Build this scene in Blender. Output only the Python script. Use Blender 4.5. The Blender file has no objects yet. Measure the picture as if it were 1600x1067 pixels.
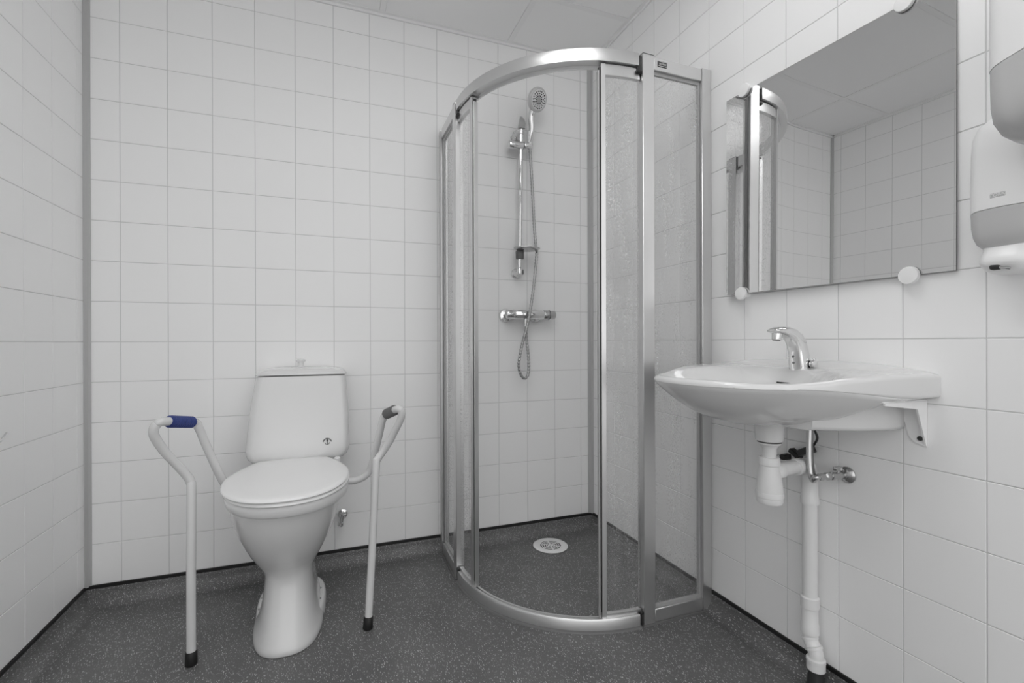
import bpy, bmesh, math, random
from math import sin, cos, pi, sqrt, radians
from mathutils import Vector, Matrix

random.seed(7)
SC = bpy.context.scene
COL = SC.collection

# ------------------------------------------------------------------ camera
cam_d = bpy.data.cameras.new('camera')
cam = bpy.data.objects.new('camera', cam_d)
COL.objects.link(cam)
YAW, PITCH, ROLL = 0.3489045, -0.00098884, -0.00283492
fw0 = Vector((sin(YAW), cos(YAW), 0)); rt0 = Vector((cos(YAW), -sin(YAW), 0)); up0 = Vector((0, 0, 1))
fw = fw0 * cos(PITCH) + up0 * sin(PITCH)
u2 = -fw0 * sin(PITCH) + up0 * cos(PITCH)
rt = rt0 * cos(ROLL) + u2 * sin(ROLL)
up = -rt0 * sin(ROLL) + u2 * cos(ROLL)
cam.matrix_world = Matrix(((rt.x, up.x, -fw.x, -1.291838), (rt.y, up.y, -fw.y, -2.123116),
                           (rt.z, up.z, -fw.z, 0.964907), (0, 0, 0, 1)))
cam_d.sensor_width = 36.0
cam_d.lens = 724.173 / 1600 * 36
cam_d.shift_x = (800 - 780.13) / 1600
cam_d.shift_y = (535.133 - 533.5) / 1600
cam_d.clip_start = 0.02
SC.camera = cam

# ------------------------------------------------------------------ world, lamps, exposure
w = bpy.data.worlds.new('world'); SC.world = w; w.use_nodes = True
w.node_tree.nodes['Background'].inputs[0].default_value = (1, 1, 1, 1)
w.node_tree.nodes['Background'].inputs[1].default_value = 1.08
LAMP_STRENGTH = 4.5
# front wall left out so added white world light fills the room; this portal only guides its sampling
pl = bpy.data.lights.new('open_front_portal', 'AREA'); pl.shape = 'RECTANGLE'; pl.size = 2.3; pl.size_y = 2.45
pl.cycles.is_portal = True
po = bpy.data.objects.new('open_front_portal', pl); COL.objects.link(po)
po.location = (-1.07, -2.63, 1.22); po.rotation_euler = (pi / 2, 0, pi)
SC.view_settings.view_transform = 'Standard'
SC.view_settings.look = 'None'
SC.view_settings.exposure = 0.33
SC.view_settings.gamma = 1.0
SC.view_settings.use_curve_mapping = False
SC.cycles.max_bounces = 16
SC.cycles.diffuse_bounces = 12
SC.cycles.glossy_bounces = 6
SC.cycles.transmission_bounces = 10
SC.cycles.transparent_max_bounces = 16
SC.cycles.caustics_reflective = False
SC.cycles.use_denoising = True

# ------------------------------------------------------------------ materials
def s2l(v):
    v /= 255.0
    return v / 12.92 if v <= 0.04045 else ((v + 0.055) / 1.055) ** 2.4

def mat(name, g, rough=0.4, metal=0.0, rgb=None, bump=None, coat=0.0, spec=0.5):
    m = bpy.data.materials.new(name); m.use_nodes = True
    nt = m.node_tree; b = nt.nodes['Principled BSDF']
    c = rgb if rgb else (g, g, g)
    b.inputs['Base Color'].default_value = (*c, 1)
    b.inputs['Roughness'].default_value = rough
    b.inputs['Metallic'].default_value = metal
    b.inputs['Specular IOR Level'].default_value = spec
    if coat:
        b.inputs['Coat Weight'].default_value = coat
        b.inputs['Coat Roughness'].default_value = 0.05
    tc = nt.nodes.new('ShaderNodeTexCoord')
    nz = nt.nodes.new('ShaderNodeTexNoise')
    nz.inputs['Scale'].default_value = bump[0] if bump else 6.0
    nz.inputs['Detail'].default_value = 3
    nt.links.new(tc.outputs['Object'], nz.inputs['Vector'])
    mr = nt.nodes.new('ShaderNodeMapRange')      # slight wear in the gloss
    mr.inputs['To Min'].default_value = max(0.0, rough - 0.02)
    mr.inputs['To Max'].default_value = rough + 0.02
    nt.links.new(nz.outputs['Fac'], mr.inputs['Value'])
    nt.links.new(mr.outputs['Result'], b.inputs['Roughness'])
    if bump:
        bp = nt.nodes.new('ShaderNodeBump')
        bp.inputs['Strength'].default_value = bump[1]
        bp.inputs['Distance'].default_value = bump[2]
        nt.links.new(nz.outputs['Fac'], bp.inputs['Height'])
        nt.links.new(bp.outputs['Normal'], b.inputs['Normal'])
    return m

M = {}
M['tile'] = mat('wall_tile_laminate', 0.93, 0.38, bump=(9, 0.04, 0.004), spec=0.25)
M['grout'] = mat('grout', 0.66, 0.8)
M['plain'] = mat('painted_wall', 0.78, 0.5)
M['ceil'] = mat('ceiling_board', 0.94, 0.9, bump=(300, 0.15, 0.001))
M['tee'] = mat('white_enamel_tee', 0.90, 0.5)
M['gap'] = mat('shadow_gap', 0.08, 0.9)
M['trim'] = mat('anodised_trim', 0.50, 0.45, 0.15)
M['alu'] = mat('satin_aluminium', 0.72, 0.33, 0.9)
M['aludark'] = mat('dark_aluminium', 0.33, 0.35, 0.8)
M['chrome'] = mat('chrome', 0.78, 0.05, 1.0)
M['chrome2'] = mat('brushed_chrome', 0.55, 0.22, 1.0)
M['hose'] = mat('hose_steel', 0.42, 0.3, 0.9)
M['grey'] = mat('grey_plastic', 0.16, 0.4)
M['lgrey'] = mat('light_grey_plastic', 0.42, 0.35)
M['black'] = mat('black_rubber', 0.012, 0.45)
M['dark'] = mat('dark_plastic', 0.03, 0.4)
M['ceramic'] = mat('white_porcelain', 0.76, 0.10, coat=0.4)
M['seat'] = mat('white_seat_plastic', 0.90, 0.22)
M['pipe'] = mat('white_pipe_plastic', 0.82, 0.35)
M['enamel'] = mat('white_powder_coat', 0.72, 0.2)
M['blue'] = mat('blue_grip_rubber', 0, 0.4, rgb=(0.028, 0.05, 0.22))
M['white'] = mat('white_plastic', 0.90, 0.3)
M['bdg'] = mat('embossed_badge', 0.55, 0.4)
M['seal'] = mat('grey_silicone', 0.16, 0.5)
M['door'] = mat('door_laminate', 0.6, 0.4)

def m_mirror():
    m = bpy.data.materials.new('mirror_silver'); m.use_nodes = True
    b = m.node_tree.nodes['Principled BSDF']
    b.inputs['Base Color'].default_value = (0.74, 0.74, 0.74, 1)
    b.inputs['Metallic'].default_value = 1; b.inputs['Roughness'].default_value = 0.0
    return m
M['mirror'] = m_mirror()
M['face'] = mat('pale_grey_spray_face', 0.80, 0.35)
M['satin'] = mat('satin_chrome_plastic', 0.62, 0.3, 0.6)

def m_floor():
    m = bpy.data.materials.new('flecked_safety_vinyl'); m.use_nodes = True
    nt = m.node_tree; b = nt.nodes['Principled BSDF']
    tc = nt.nodes.new('ShaderNodeTexCoord')
    def flecks(scale, thr_lo, thr_hi, rot, stretch):
        mp = nt.nodes.new('ShaderNodeMapping')
        mp.inputs['Rotation'].default_value = (rot * 0.6, rot * 0.3, rot)
        mp.inputs['Scale'].default_value = (1.0, stretch, 1.0)
        nt.links.new(tc.outputs['Object'], mp.inputs['Vector'])
        v = nt.nodes.new('ShaderNodeTexVoronoi'); v.inputs['Scale'].default_value = scale
        nt.links.new(mp.outputs['Vector'], v.inputs['Vector'])
        sep = nt.nodes.new('ShaderNodeSeparateColor')
        nt.links.new(v.outputs['Color'], sep.inputs['Color'])
        on = nt.nodes.new('ShaderNodeMath'); on.operation = 'GREATER_THAN'; on.inputs[1].default_value = 0.52
        nt.links.new(sep.outputs['Red'], on.inputs[0])
        sz = nt.nodes.new('ShaderNodeMapRange')
        sz.inputs['From Min'].default_value = thr_lo; sz.inputs['From Max'].default_value = thr_hi
        sz.inputs['To Min'].default_value = 1; sz.inputs['To Max'].default_value = 0
        nt.links.new(v.outputs['Distance'], sz.inputs['Value'])
        mu = nt.nodes.new('ShaderNodeMath'); mu.operation = 'MULTIPLY'
        nt.links.new(on.outputs[0], mu.inputs[0]); nt.links.new(sz.outputs['Result'], mu.inputs[1])
        mu2 = nt.nodes.new('ShaderNodeMath'); mu2.operation = 'MULTIPLY'; mu2.use_clamp = True
        nt.links.new(mu.outputs[0], mu2.inputs[0]); nt.links.new(sep.outputs['Green'], mu2.inputs[1])
        return mu2
    a = flecks(230, 0.22, 0.36, 0.7, 0.4); c = flecks(280, 0.22, 0.36, 2.3, 0.45)
    mx = nt.nodes.new('ShaderNodeMath'); mx.operation = 'MAXIMUM'
    nt.links.new(a.outputs[0], mx.inputs[0]); nt.links.new(c.outputs[0], mx.inputs[1])
    nz = nt.nodes.new('ShaderNodeTexNoise'); nz.inputs['Scale'].default_value = 5; nz.inputs['Detail'].default_value = 5
    nt.links.new(tc.outputs['Object'], nz.inputs['Vector'])
    r0 = nt.nodes.new('ShaderNodeValToRGB')
    r0.color_ramp.elements[0].position = 0.3; r0.color_ramp.elements[0].color = (0.112, 0.112, 0.112, 1)
    r0.color_ramp.elements[1].position = 0.7; r0.color_ramp.elements[1].color = (0.150, 0.150, 0.150, 1)
    nt.links.new(nz.outputs['Fac'], r0.inputs['Fac'])
    fine = nt.nodes.new('ShaderNodeTexNoise'); fine.inputs['Scale'].default_value = 420
    nt.links.new(tc.outputs['Object'], fine.inputs['Vector'])
    mf = nt.nodes.new('ShaderNodeMapRange'); mf.inputs['From Min'].default_value = 0.3; mf.inputs['From Max'].default_value = 0.7
    mf.inputs['To Min'].default_value = 0.72; mf.inputs['To Max'].default_value = 1.35
    nt.links.new(fine.outputs['Fac'], mf.inputs['Value'])
    mm = nt.nodes.new('ShaderNodeMix'); mm.data_type = 'RGBA'; mm.blend_type = 'MULTIPLY'; mm.inputs['Factor'].default_value = 1
    nt.links.new(r0.outputs['Color'], mm.inputs['A']); nt.links.new(mf.outputs['Result'], mm.inputs['B'])
    mix = nt.nodes.new('ShaderNodeMix'); mix.data_type = 'RGBA'
    nt.links.new(mx.outputs[0], mix.inputs['Factor']); nt.links.new(mm.outputs['Result'], mix.inputs['A'])
    mix.inputs['B'].default_value = (0.62, 0.62, 0.62, 1)
    nt.links.new(mix.outputs['Result'], b.inputs['Base Color'])
    b.inputs['Roughness'].default_value = 0.42
    bp = nt.nodes.new('ShaderNodeBump'); bp.inputs['Strength'].default_value = 0.12; bp.inputs['Distance'].default_value = 0.001
    nt.links.new(fine.outputs['Fac'], bp.inputs['Height']); nt.links.new(bp.outputs['Normal'], b.inputs['Normal'])
    return m
M['floor'] = m_floor()

def m_glass(name, haze):
    """Shower glass carrying dried water film and small droplets."""
    m = bpy.data.materials.new(name); m.use_nodes = True
    nt = m.node_tree; out = nt.nodes['Material Output']; nt.nodes.remove(nt.nodes['Principled BSDF'])
    tc = nt.nodes.new('ShaderNodeTexCoord')
    vo = nt.nodes.new('ShaderNodeTexVoronoi'); vo.inputs['Scale'].default_value = 150
    mp = nt.nodes.new('ShaderNodeMapping'); mp.inputs['Scale'].default_value = (1, 1, 0.75)
    nt.links.new(tc.outputs['Object'], mp.inputs['Vector']); nt.links.new(mp.outputs['Vector'], vo.inputs['Vector'])
    nz = nt.nodes.new('ShaderNodeTexNoise'); nz.inputs['Scale'].default_value = 9; nz.inputs['Detail'].default_value = 4
    mp2 = nt.nodes.new('ShaderNodeMapping'); mp2.inputs['Scale'].default_value = (3, 3, 0.5)
    nt.links.new(tc.outputs['Object'], mp2.inputs['Vector']); nt.links.new(mp2.outputs['Vector'], nz.inputs['Vector'])
    drop = nt.nodes.new('ShaderNodeMapRange')
    drop.inputs['From Min'].default_value = 0.22; drop.inputs['From Max'].default_value = 0.42
    drop.inputs['To Min'].default_value = 1; drop.inputs['To Max'].default_value = 0
    nt.links.new(vo.outputs['Distance'], drop.inputs['Value'])
    gate = nt.nodes.new('ShaderNodeMapRange')
    gate.inputs['From Min'].default_value = 0.42; gate.inputs['From Max'].default_value = 0.62
    nt.links.new(nz.outputs['Fac'], gate.inputs['Value'])
    dm = nt.nodes.new('ShaderNodeMath'); dm.operation = 'MULTIPLY'
    nt.links.new(drop.outputs['Result'], dm.inputs[0]); nt.links.new(gate.outputs['Result'], dm.inputs[1])
    bp = nt.nodes.new('ShaderNodeBump'); bp.inputs['Strength'].default_value = 0.5; bp.inputs['Distance'].default_value = 0.0015
    nt.links.new(dm.outputs[0], bp.inputs['Height'])
    tr = nt.nodes.new('ShaderNodeBsdfTransparent'); tr.inputs['Color'].default_value = (0.99, 0.99, 0.99, 1)
    gl = nt.nodes.new('ShaderNodeBsdfGlossy'); gl.inputs['Roughness'].default_value = 0.08; gl.inputs['Color'].default_value = (0.95, 0.95, 0.95, 1)
    nt.links.new(bp.outputs['Normal'], gl.inputs['Normal'])
    df = nt.nodes.new('ShaderNodeBsdfDiffuse'); df.inputs['Color'].default_value = (0.92, 0.92, 0.92, 1)
    tl = nt.nodes.new('ShaderNodeBsdfTranslucent'); tl.inputs['Color'].default_value = (0.92, 0.92, 0.92, 1)
    film = nt.nodes.new('ShaderNodeMixShader'); film.inputs['Fac'].default_value = 0.5
    nt.links.new(df.outputs[0], film.inputs[1]); nt.links.new(tl.outputs[0], film.inputs[2])
    hz = nt.nodes.new('ShaderNodeMath'); hz.operation = 'MULTIPLY_ADD'
    hz.inputs[1].default_value = 0.28; hz.inputs[2].default_value = haze
    nt.links.new(dm.outputs[0], hz.inputs[0])
    a = nt.nodes.new('ShaderNodeMixShader')
    nt.links.new(hz.outputs[0], a.inputs['Fac']); nt.links.new(tr.outputs[0], a.inputs[1]); nt.links.new(film.outputs[0], a.inputs[2])
    lw = nt.nodes.new('ShaderNodeLayerWeight'); lw.inputs['Blend'].default_value = 0.5
    nt.links.new(bp.outputs['Normal'], lw.inputs['Normal'])
    pw = nt.nodes.new('ShaderNodeMath'); pw.operation = 'POWER'; pw.inputs[1].default_value = 4.0
    nt.links.new(lw.outputs['Facing'], pw.inputs[0])
    fa_ = nt.nodes.new('ShaderNodeMath'); fa_.operation = 'MULTIPLY_ADD'; fa_.inputs[1].default_value = 0.28; fa_.inputs[2].default_value = 0.02
    nt.links.new(pw.outputs[0], fa_.inputs[0])
    fr = nt.nodes.new('ShaderNodeMath'); fr.operation = 'MULTIPLY_ADD'; fr.inputs[1].default_value = 0.16
    nt.links.new(dm.outputs[0], fr.inputs[0]); nt.links.new(fa_.outputs[0], fr.inputs[2])
    b = nt.nodes.new('ShaderNodeMixShader')
    nt.links.new(fr.outputs[0], b.inputs['Fac']); nt.links.new(a.outputs[0], b.inputs[1]); nt.links.new(gl.outputs[0], b.inputs[2])
    nt.links.new(b.outputs[0], out.inputs['Surface'])
    return m
M['glass'] = m_glass('wet_shower_glass', 0.06)

def m_smoke():
    m = bpy.data.materials.new('smoky_translucent_plastic'); m.use_nodes = True
    nt = m.node_tree; b = nt.nodes['Principled BSDF']
    b.inputs['Base Color'].default_value = (0.72, 0.72, 0.72, 1)
    b.inputs['Roughness'].default_value = 0.25
    b.inputs['Transmission Weight'].default_value = 0.25
    b.inputs['Subsurface Weight'].default_value = 0.0
    return m
M['smoke'] = m_smoke()

def m_emit():
    m = bpy.data.materials.new('lit_diffuser'); m.use_nodes = True
    nt = m.node_tree; b = nt.nodes['Principled BSDF']
    b.inputs['Base Color'].default_value = (0.9, 0.9, 0.9, 1)
    b.inputs['Emission Color'].default_value = (1, 1, 1, 1)
    b.inputs['Emission Strength'].default_value = LAMP_STRENGTH
    return m
M['emit'] = m_emit()

# ------------------------------------------------------------------ mesh helpers
ORG = {}
def org(p):
    return Vector(ORG.get(p.name, (0, 0, 0))) if p else Vector((0, 0, 0))

def tag(o, label=None, cat=None, group=None, kind=None):
    if label: o['label'] = label
    if cat: o['category'] = cat
    if group: o['group'] = group
    if kind: o['kind'] = kind
    return o

def thing(name, label, cat, loc, group=None):
    o = bpy.data.objects.new(name, None); COL.objects.link(o)
    o.location = loc; o.empty_display_size = 0.05
    ORG[o.name] = tuple(loc)
    return tag(o, label, cat, group)

def build(name, bm, material, parent=None, smooth=True, at=None, angle=40, kind=None, label=None):
    """Link bm (world coordinates) as one mesh object; at = its own origin."""
    bmesh.ops.recalc_face_normals(bm, faces=bm.faces)
    me = bpy.data.meshes.new(name)
    o0 = Vector(at) if at is not None else org(parent)
    if o0.length: bmesh.ops.translate(bm, verts=bm.verts, vec=-o0)
    bm.to_mesh(me); bm.free()
    me.materials.append(material)
    if smooth:
        me.polygons.foreach_set('use_smooth', [True] * len(me.polygons))
        try: me.set_sharp_from_angle(angle=radians(angle))
        except Exception: pass
    o = bpy.data.objects.new(name, me); COL.objects.link(o)
    if parent:
        o.parent = parent
        o.location = o0 - org(parent)
    else:
        o.location = o0
    ORG[o.name] = tuple(o0)
    if kind: o['kind'] = kind
    if label: o['label'] = label
    return o

def B(): return bmesh.new()

def box(bm, lo, hi, bev=0.0, seg=2, mtx=None):
    vs = [bm.verts.new((x, y, z)) for x in (lo[0], hi[0]) for y in (lo[1], hi[1]) for z in (lo[2], hi[2])]
    fs = [(0, 1, 3, 2), (4, 6, 7, 5), (0, 4, 5, 1), (2, 3, 7, 6), (0, 2, 6, 4), (1, 5, 7, 3)]
    faces = [bm.faces.new([vs[i] for i in f]) for f in fs]
    if mtx is not None: bmesh.ops.transform(bm, matrix=mtx, verts=vs)
    if bev:
        es = list({e for f in faces for e in f.edges})
        bmesh.ops.bevel(bm, geom=es, offset=bev, segments=seg, affect='EDGES', profile=0.5)
    return bm

def loft(bm, rings, cap0=True, cap1=True, closed=True):
    vr = [[bm.verts.new(p) for p in r] for r in rings]
    n = len(rings[0])
    for a, b in zip(vr, vr[1:]):
        for i in range(n if closed else n - 1):
            j = (i + 1) % n
            bm.faces.new((a[i], a[j], b[j], b[i]))
    if cap0: bm.faces.new(vr[0][::-1])
    if cap1: bm.faces.new(vr[-1])
    return bm

def smooth_(t):
    t = max(0, min(1, t)); return t * t * (3 - 2 * t)

def spline(pts, n=8):
    """Catmull-Rom through pts."""
    P = [Vector(p) for p in pts]
    P = [P[0] * 2 - P[1]] + P + [P[-1] * 2 - P[-2]]
    out = []
    for i in range(1, len(P) - 2):
        p0, p1, p2, p3 = P[i - 1:i + 3]
        for k in range(n):
            t = k / n
            out.append(0.5 * ((2 * p1) + (p2 - p0) * t + (2 * p0 - 5 * p1 + 4 * p2 - p3) * t * t + (3 * p1 - p0 - 3 * p2 + p3) * t ** 3))
    out.append(P[-2])
    return out

def fillet(pts, r, n=6):
    """Polyline with rounded corners."""
    P = [Vector(p) for p in pts]; out = [P[0]]
    for i in range(1, len(P) - 1):
        a = (P[i - 1] - P[i]); b = (P[i + 1] - P[i])
        rr = min(r, a.length * 0.48, b.length * 0.48)
        s = P[i] + a.normalized() * rr; e = P[i] + b.normalized() * rr
        for k in range(n + 1):
            t = k / n
            out.append(s * (1 - t) ** 2 + P[i] * 2 * t * (1 - t) + e * t * t)
    out.append(P[-1])
    return out

def tube(bm, pts, r, n=16, caps=True):
    P = [Vector(p) for p in pts]
    R = r if callable(r) else (lambda t: r)
    L = [0.0]
    for a, b in zip(P, P[1:]): L.append(L[-1] + (b - a).length)
    rings = []; nrm = None
    for i, p in enumerate(P):
        t = (P[min(i + 1, len(P) - 1)] - P[max(i - 1, 0)]).normalized()
        if nrm is None:
            ref = Vector((0, 0, 1)) if abs(t.z) < 0.9 else Vector((1, 0, 0))
            nrm = t.cross(ref).normalized()
        nrm = (nrm - t * nrm.dot(t)).normalized()
        bn = t.cross(nrm)
        rad = R(L[i] / L[-1])
        rings.append([p + (nrm * cos(2 * pi * k / n) + bn * sin(2 * pi * k / n)) * rad for k in range(n)])
    return loft(bm, rings, caps, caps)

def lathe(bm, prof, c, axis=(0, 0, 1), n=24, caps=True):
    """prof = [(radius, height along axis)], c = base point."""
    ax = Vector(axis).normalized(); c = Vector(c)
    ref = Vector((0, 0, 1)) if abs(ax.z) < 0.9 else Vector((1, 0, 0))
    u = ax.cross(ref).normalized(); v = ax.cross(u)
    rings = [[c + ax * h + (u * cos(2 * pi * k / n) + v * sin(2 * pi * k / n)) * max(r, 1e-4) for k in range(n)] for r, h in prof]
    return loft(bm, rings, caps, caps)

def sup(n, t):
    c, s = cos(t), sin(t)
    return math.copysign(abs(c) ** (2 / n), c), math.copysign(abs(s) ** (2 / n), s)

def egg(xc, yc, hw, front, back, z, n=2.4, N=48, nb=None):
    out = []
    for k in range(N):
        t = 2 * pi * k / N
        e = n if sin(t) < 0 else (nb or n)
        c, s = sup(e, t)
        out.append(Vector((xc + hw * c, yc + (front if s < 0 else back) * s, z)))
    return out

def prism(bm, poly, axis, a, b):
    """Extrude 2D polygon along axis (0=x,1=y,2=z) from a to b."""
    def P(q, h):
        p = [0, 0, 0]; i = 0
        for k in range(3):
            if k == axis: p[k] = h
            else: p[k] = q[i]; i += 1
        return p
    return loft(bm, [[P(q, a) for q in poly], [P(q, b) for q in poly]])

# ------------------------------------------------------------------ room shell
LX = -2.142          # left wall plane x
FY = -2.62           # open end behind the camera, front wall left out
ZP = 0.070           # bottom of the wall panels
ZT = 2.418           # top of the wall panels
ZC = 2.430           # ceiling plane
TW, TH, Z0 = 0.15118, 0.15, 0.97
zl = [ZP] + [Z0 + TH * k for k in range(-5, 10)] + [ZT]
xb = [-2.0337 + TW * i for i in range(14)]
xb = [LX] + xb + [0.0]
yr = [0.0] + [-(0.0474 + TW * i) for i in range(18)]
yr = [v for v in yr if v > FY] + [FY]
yl = [0.0] + [-(0.0569 + TW * i) for i in range(18)]
yl = [v for v in yl if v > FY] + [FY]

b = B(); box(b, (LX - 0.1, FY - 0.1, -0.1), (0.1, 0.1, 0.0)); box(b, (-4, -6, -0.1), (2, FY - 0.1, 0.0))
floor = build('floor', b, M['floor'], smooth=False, kind='structure')

G = 0.0013  # half joint
TILE_ME = {}
def tile_mesh(wd, ht):
    key = (round(wd, 4), round(ht, 4))
    if key in TILE_ME: return TILE_ME[key]
    a, c, d, e = wd / 2 - G, ht / 2 - G, 0.0006, 0.0014
    vs = [(sx * a, -e, sz * c) for sx, sz in ((-1, -1), (1, -1), (1, 1), (-1, 1))]
    vs += [(sx * a, -d, sz * c) for sx, sz in ((-1, -1), (1, -1), (1, 1), (-1, 1))]
    vs += [(sx * (a - 0.0007), 0, sz * (c - 0.0007)) for sx, sz in ((-1, -1), (1, -1), (1, 1), (-1, 1))]
    fs = [(8, 9, 10, 11)]
    for i in range(4):
        j = (i + 1) % 4
        fs += [(i, j, 4 + j, 4 + i), (4 + i, 4 + j, 8 + j, 8 + i)]
    me = bpy.data.meshes.new('tile'); me.from_pydata(vs, [], fs); me.update()
    b2 = bmesh.new(); b2.from_mesh(me); bmesh.ops.recalc_face_normals(b2, faces=b2.faces)
    for f in b2.faces:
        if len(f.verts) == 4 and all(abs(v.co.y) < 1e-6 for v in f.verts):
            f.normal_update()
            if f.normal.y < 0: bmesh.ops.reverse_faces(b2, faces=b2.faces)
            break
    b2.to_mesh(me); b2.free()
    me.materials.append(M['tile'])
    TILE_ME[key] = me
    return me

def tiled(wall, us, face):
    """face(u) -> world xy of the wall front at coordinate u, rot z of the tile normal (+y local = into room)."""
    for a, c in zip(us, us[1:]):
        for z0, z1 in zip(zl, zl[1:]):
            o = bpy.data.objects.new('tile', tile_mesh(abs(c - a), z1 - z0)); COL.objects.link(o)
            (x, y), rz = face((a + c) / 2)
            o.parent = wall
            o.location = (x, y, (z0 + z1) / 2); o.rotation_euler = (0, 0, rz)

E2 = 0.0014
b = B(); box(b, (LX - 0.1, E2, -0.1), (0.1, 0.1, 2.6)); wall_back = build('wall_back', b, M['grout'], smooth=False, kind='structure')
b = B(); box(b, (LX - 0.1, FY, -0.1), (LX - E2, E2, 2.6)); wall_left = build('wall_left', b, M['grout'], smooth=False, kind='structure')
b = B(); box(b, (E2, FY, -0.1), (0.1, E2, 2.6)); wall_right = build('wall_right', b, M['grout'], smooth=False, kind='structure')
tiled(wall_back, xb, lambda u: ((u, 0.0), pi))
tiled(wall_left, yl, lambda u: ((LX, u), -pi / 2))
tiled(wall_right, yr, lambda u: ((0.0, u), pi / 2))

# ceiling: boards in a tee grid
b = B(); box(b, (LX - 0.1, FY - 0.1, ZC + 0.03), (0.1, 0.1, ZC + 0.1)); ceiling = build('ceiling', b, M['gap'], smooth=False, kind='structure')
tx = [-1.675, -1.0725, -0.467]; ty = [-0.335, -0.941, -1.547, -2.153]
gx = [LX] + tx + [0.0]; gy = [0.0] + ty + [FY]
LIGHTS = {(2, 2), (1, 3)}
for i in range(4):
    for j in range(5):
        if (i, j) in LIGHTS: continue
        x0, x1 = gx[i], gx[i + 1]; y0, y1 = gy[j + 1], gy[j]
        m0 = 0.0127
        b = B(); box(b, (x0 + m0, y0 + m0, ZC + 0.001), (x1 - m0, y1 - m0, ZC + 0.02), 0.001, 1)
        build('ceiling_panel', b, M['ceil'], ceiling, smooth=False, at=((x0 + x1) / 2, (y0 + y1) / 2, ZC))
for x in tx:
    b = B(); box(b, (x - 0.012, FY, ZC - 0.001), (x + 0.012, 0, ZC + 0.03)); build('ceiling_tee', b, M['tee'], ceiling, smooth=False, at=(x, -1.3, ZC))
for y in ty:
    b = B(); box(b, (LX, y - 0.012, ZC - 0.0005), (0, y + 0.012, ZC + 0.03)); build('ceiling_tee', b, M['tee'], ceiling, smooth=False, at=(-1.07, y, ZC))
def edge(name, lo, hi, lo2, hi2):
    b = B(); box(b, lo, hi); box(b, lo2, hi2)
    build(name, b, M['tee'], None, smooth=False, at=((lo[0] + hi[0]) / 2, (lo[1] + hi[1]) / 2, ZT), kind='structure')
edge('trim_3', (LX, -0.006, ZT), (0, 0.002, ZC + 0.02), (LX, -0.02, ZC - 0.0012), (0, 0, ZC + 0.02))
edge('trim_4', (LX - 0.002, FY, ZT), (LX + 0.006, 0, ZC + 0.02), (LX, FY, ZC - 0.0012), (LX + 0.02, 0, ZC + 0.02))
edge('trim_5', (-0.006, FY, ZT), (0.002, 0, ZC + 0.02), (-0.02, FY, ZC - 0.0012), (0, 0, ZC + 0.02))

# inner-corner profiles
def corner_trim(name, sx, x, wb, ws):
    b = B()
    d = 0.0035
    poly = [(x, 0), (x + sx * wb, 0), (x + sx * wb, -d), (x + sx * (ws * 0.9), -d * 1.3), (x + sx * d * 1.3, -ws * 0.9), (x + sx * d, -ws), (x, -ws)]
    prism(b, poly, 2, ZP - 0.003, ZT)
    return build(name, b, M['trim'], None, at=(x, 0, ZP), kind='structure', smooth=False)
corner_trim('trim_1', 1, LX, 0.0195, 0.012)
corner_trim('trim_2', -1, 0.0, 0.0265, 0.0128)

# coved vinyl skirting, swept round the walls, with a dark capping strip
def cove(name, frame):
    prof = [(0.058, 0.0005)]
    R = 0.045
    for k in range(9):
        t = k / 8 * pi / 2
        prof.append((0.004 + R - R * sin(t), 0.0005 + R - R * cos(t)))
    prof += [(0.003, ZP - 0.003), (-0.001, ZP)]
    b = B()
    rings = [[frame(e, d, z) for d, z in prof] for e in (0, 1)]
    loft(b, rings, False, False, closed=False)
    o = build(name, b, M['floor'], None, at=frame(0.5, 0, 0), kind='structure', angle=80)
    b = B()
    pr2 = [(-0.001, ZP - 0.012), (0.0045, ZP - 0.012), (0.0045, ZP), (-0.001, ZP)]
    loft(b, [[frame(e, d, z) for d, z in pr2] for e in (0, 1)])
    build('capping_strip', b, M['black'], o, smooth=False)
    return o
cove('baseboard_back', lambda e, d, z: Vector((LX + d if e == 0 else -d, -d, z)))
cove('baseboard_left', lambda e, d, z: Vector((LX + d, FY if e == 0 else -d, z)))
cove('baseboard_right', lambda e, d, z: Vector((-d, -d if e == 0 else FY, z)))

# ceiling lamps (one just beyond the upper frame edge, one behind the camera)
for (i, j) in sorted(LIGHTS):
    x0, x1 = gx[i] + 0.013, gx[i + 1] - 0.013; y0, y1 = gy[j + 1] + 0.013, gy[j] - 0.013
    nm = 'square white lit ceiling lamp panel above the middle of the room' if j == 2 else 'square white lit ceiling lamp panel behind the viewer near the left wall'
    t = thing('ceiling_lamp', nm, 'lamp', ((x0 + x1) / 2, (y0 + y1) / 2, ZC))
    b = B()
    box(b, (x0, y0, ZC - 0.012), (x1, y0 + 0.03, ZC + 0.02)); box(b, (x0, y1 - 0.03, ZC - 0.012), (x1, y1, ZC + 0.02))
    box(b, (x0, y0 + 0.03, ZC - 0.012), (x0 + 0.03, y1 - 0.03, ZC + 0.02)); box(b, (x1 - 0.03, y0 + 0.03, ZC - 0.012), (x1, y1 - 0.03, ZC + 0.02))
    build('lamp_frame', b, M['tee'], t, smooth=False)
    b = B(); box(b, (x0 + 0.03, y0 + 0.03, ZC - 0.008), (x1 - 0.03, y1 - 0.03, ZC + 0.01))
    build('diffuser', b, M['emit'], t, smooth=False)

# ------------------------------------------------------------------ shower enclosure
S = 0.815            # outer face of the straight sides
HT = 1.943           # top of the posts
RC = 0.27            # centre of the arc
sh = thing('shower_enclosure', 'quarter-round shower enclosure of wet glass in a satin aluminium frame', 'shower', (-0.55, -0.55, 0))

def sw(p, side):
    """side 0: the leg standing on the right wall (facing -y); side 1: its twin on the back wall (x and y swapped)."""
    return Vector(p) if side == 0 else Vector((p[1], p[0], p[2]))

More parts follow.
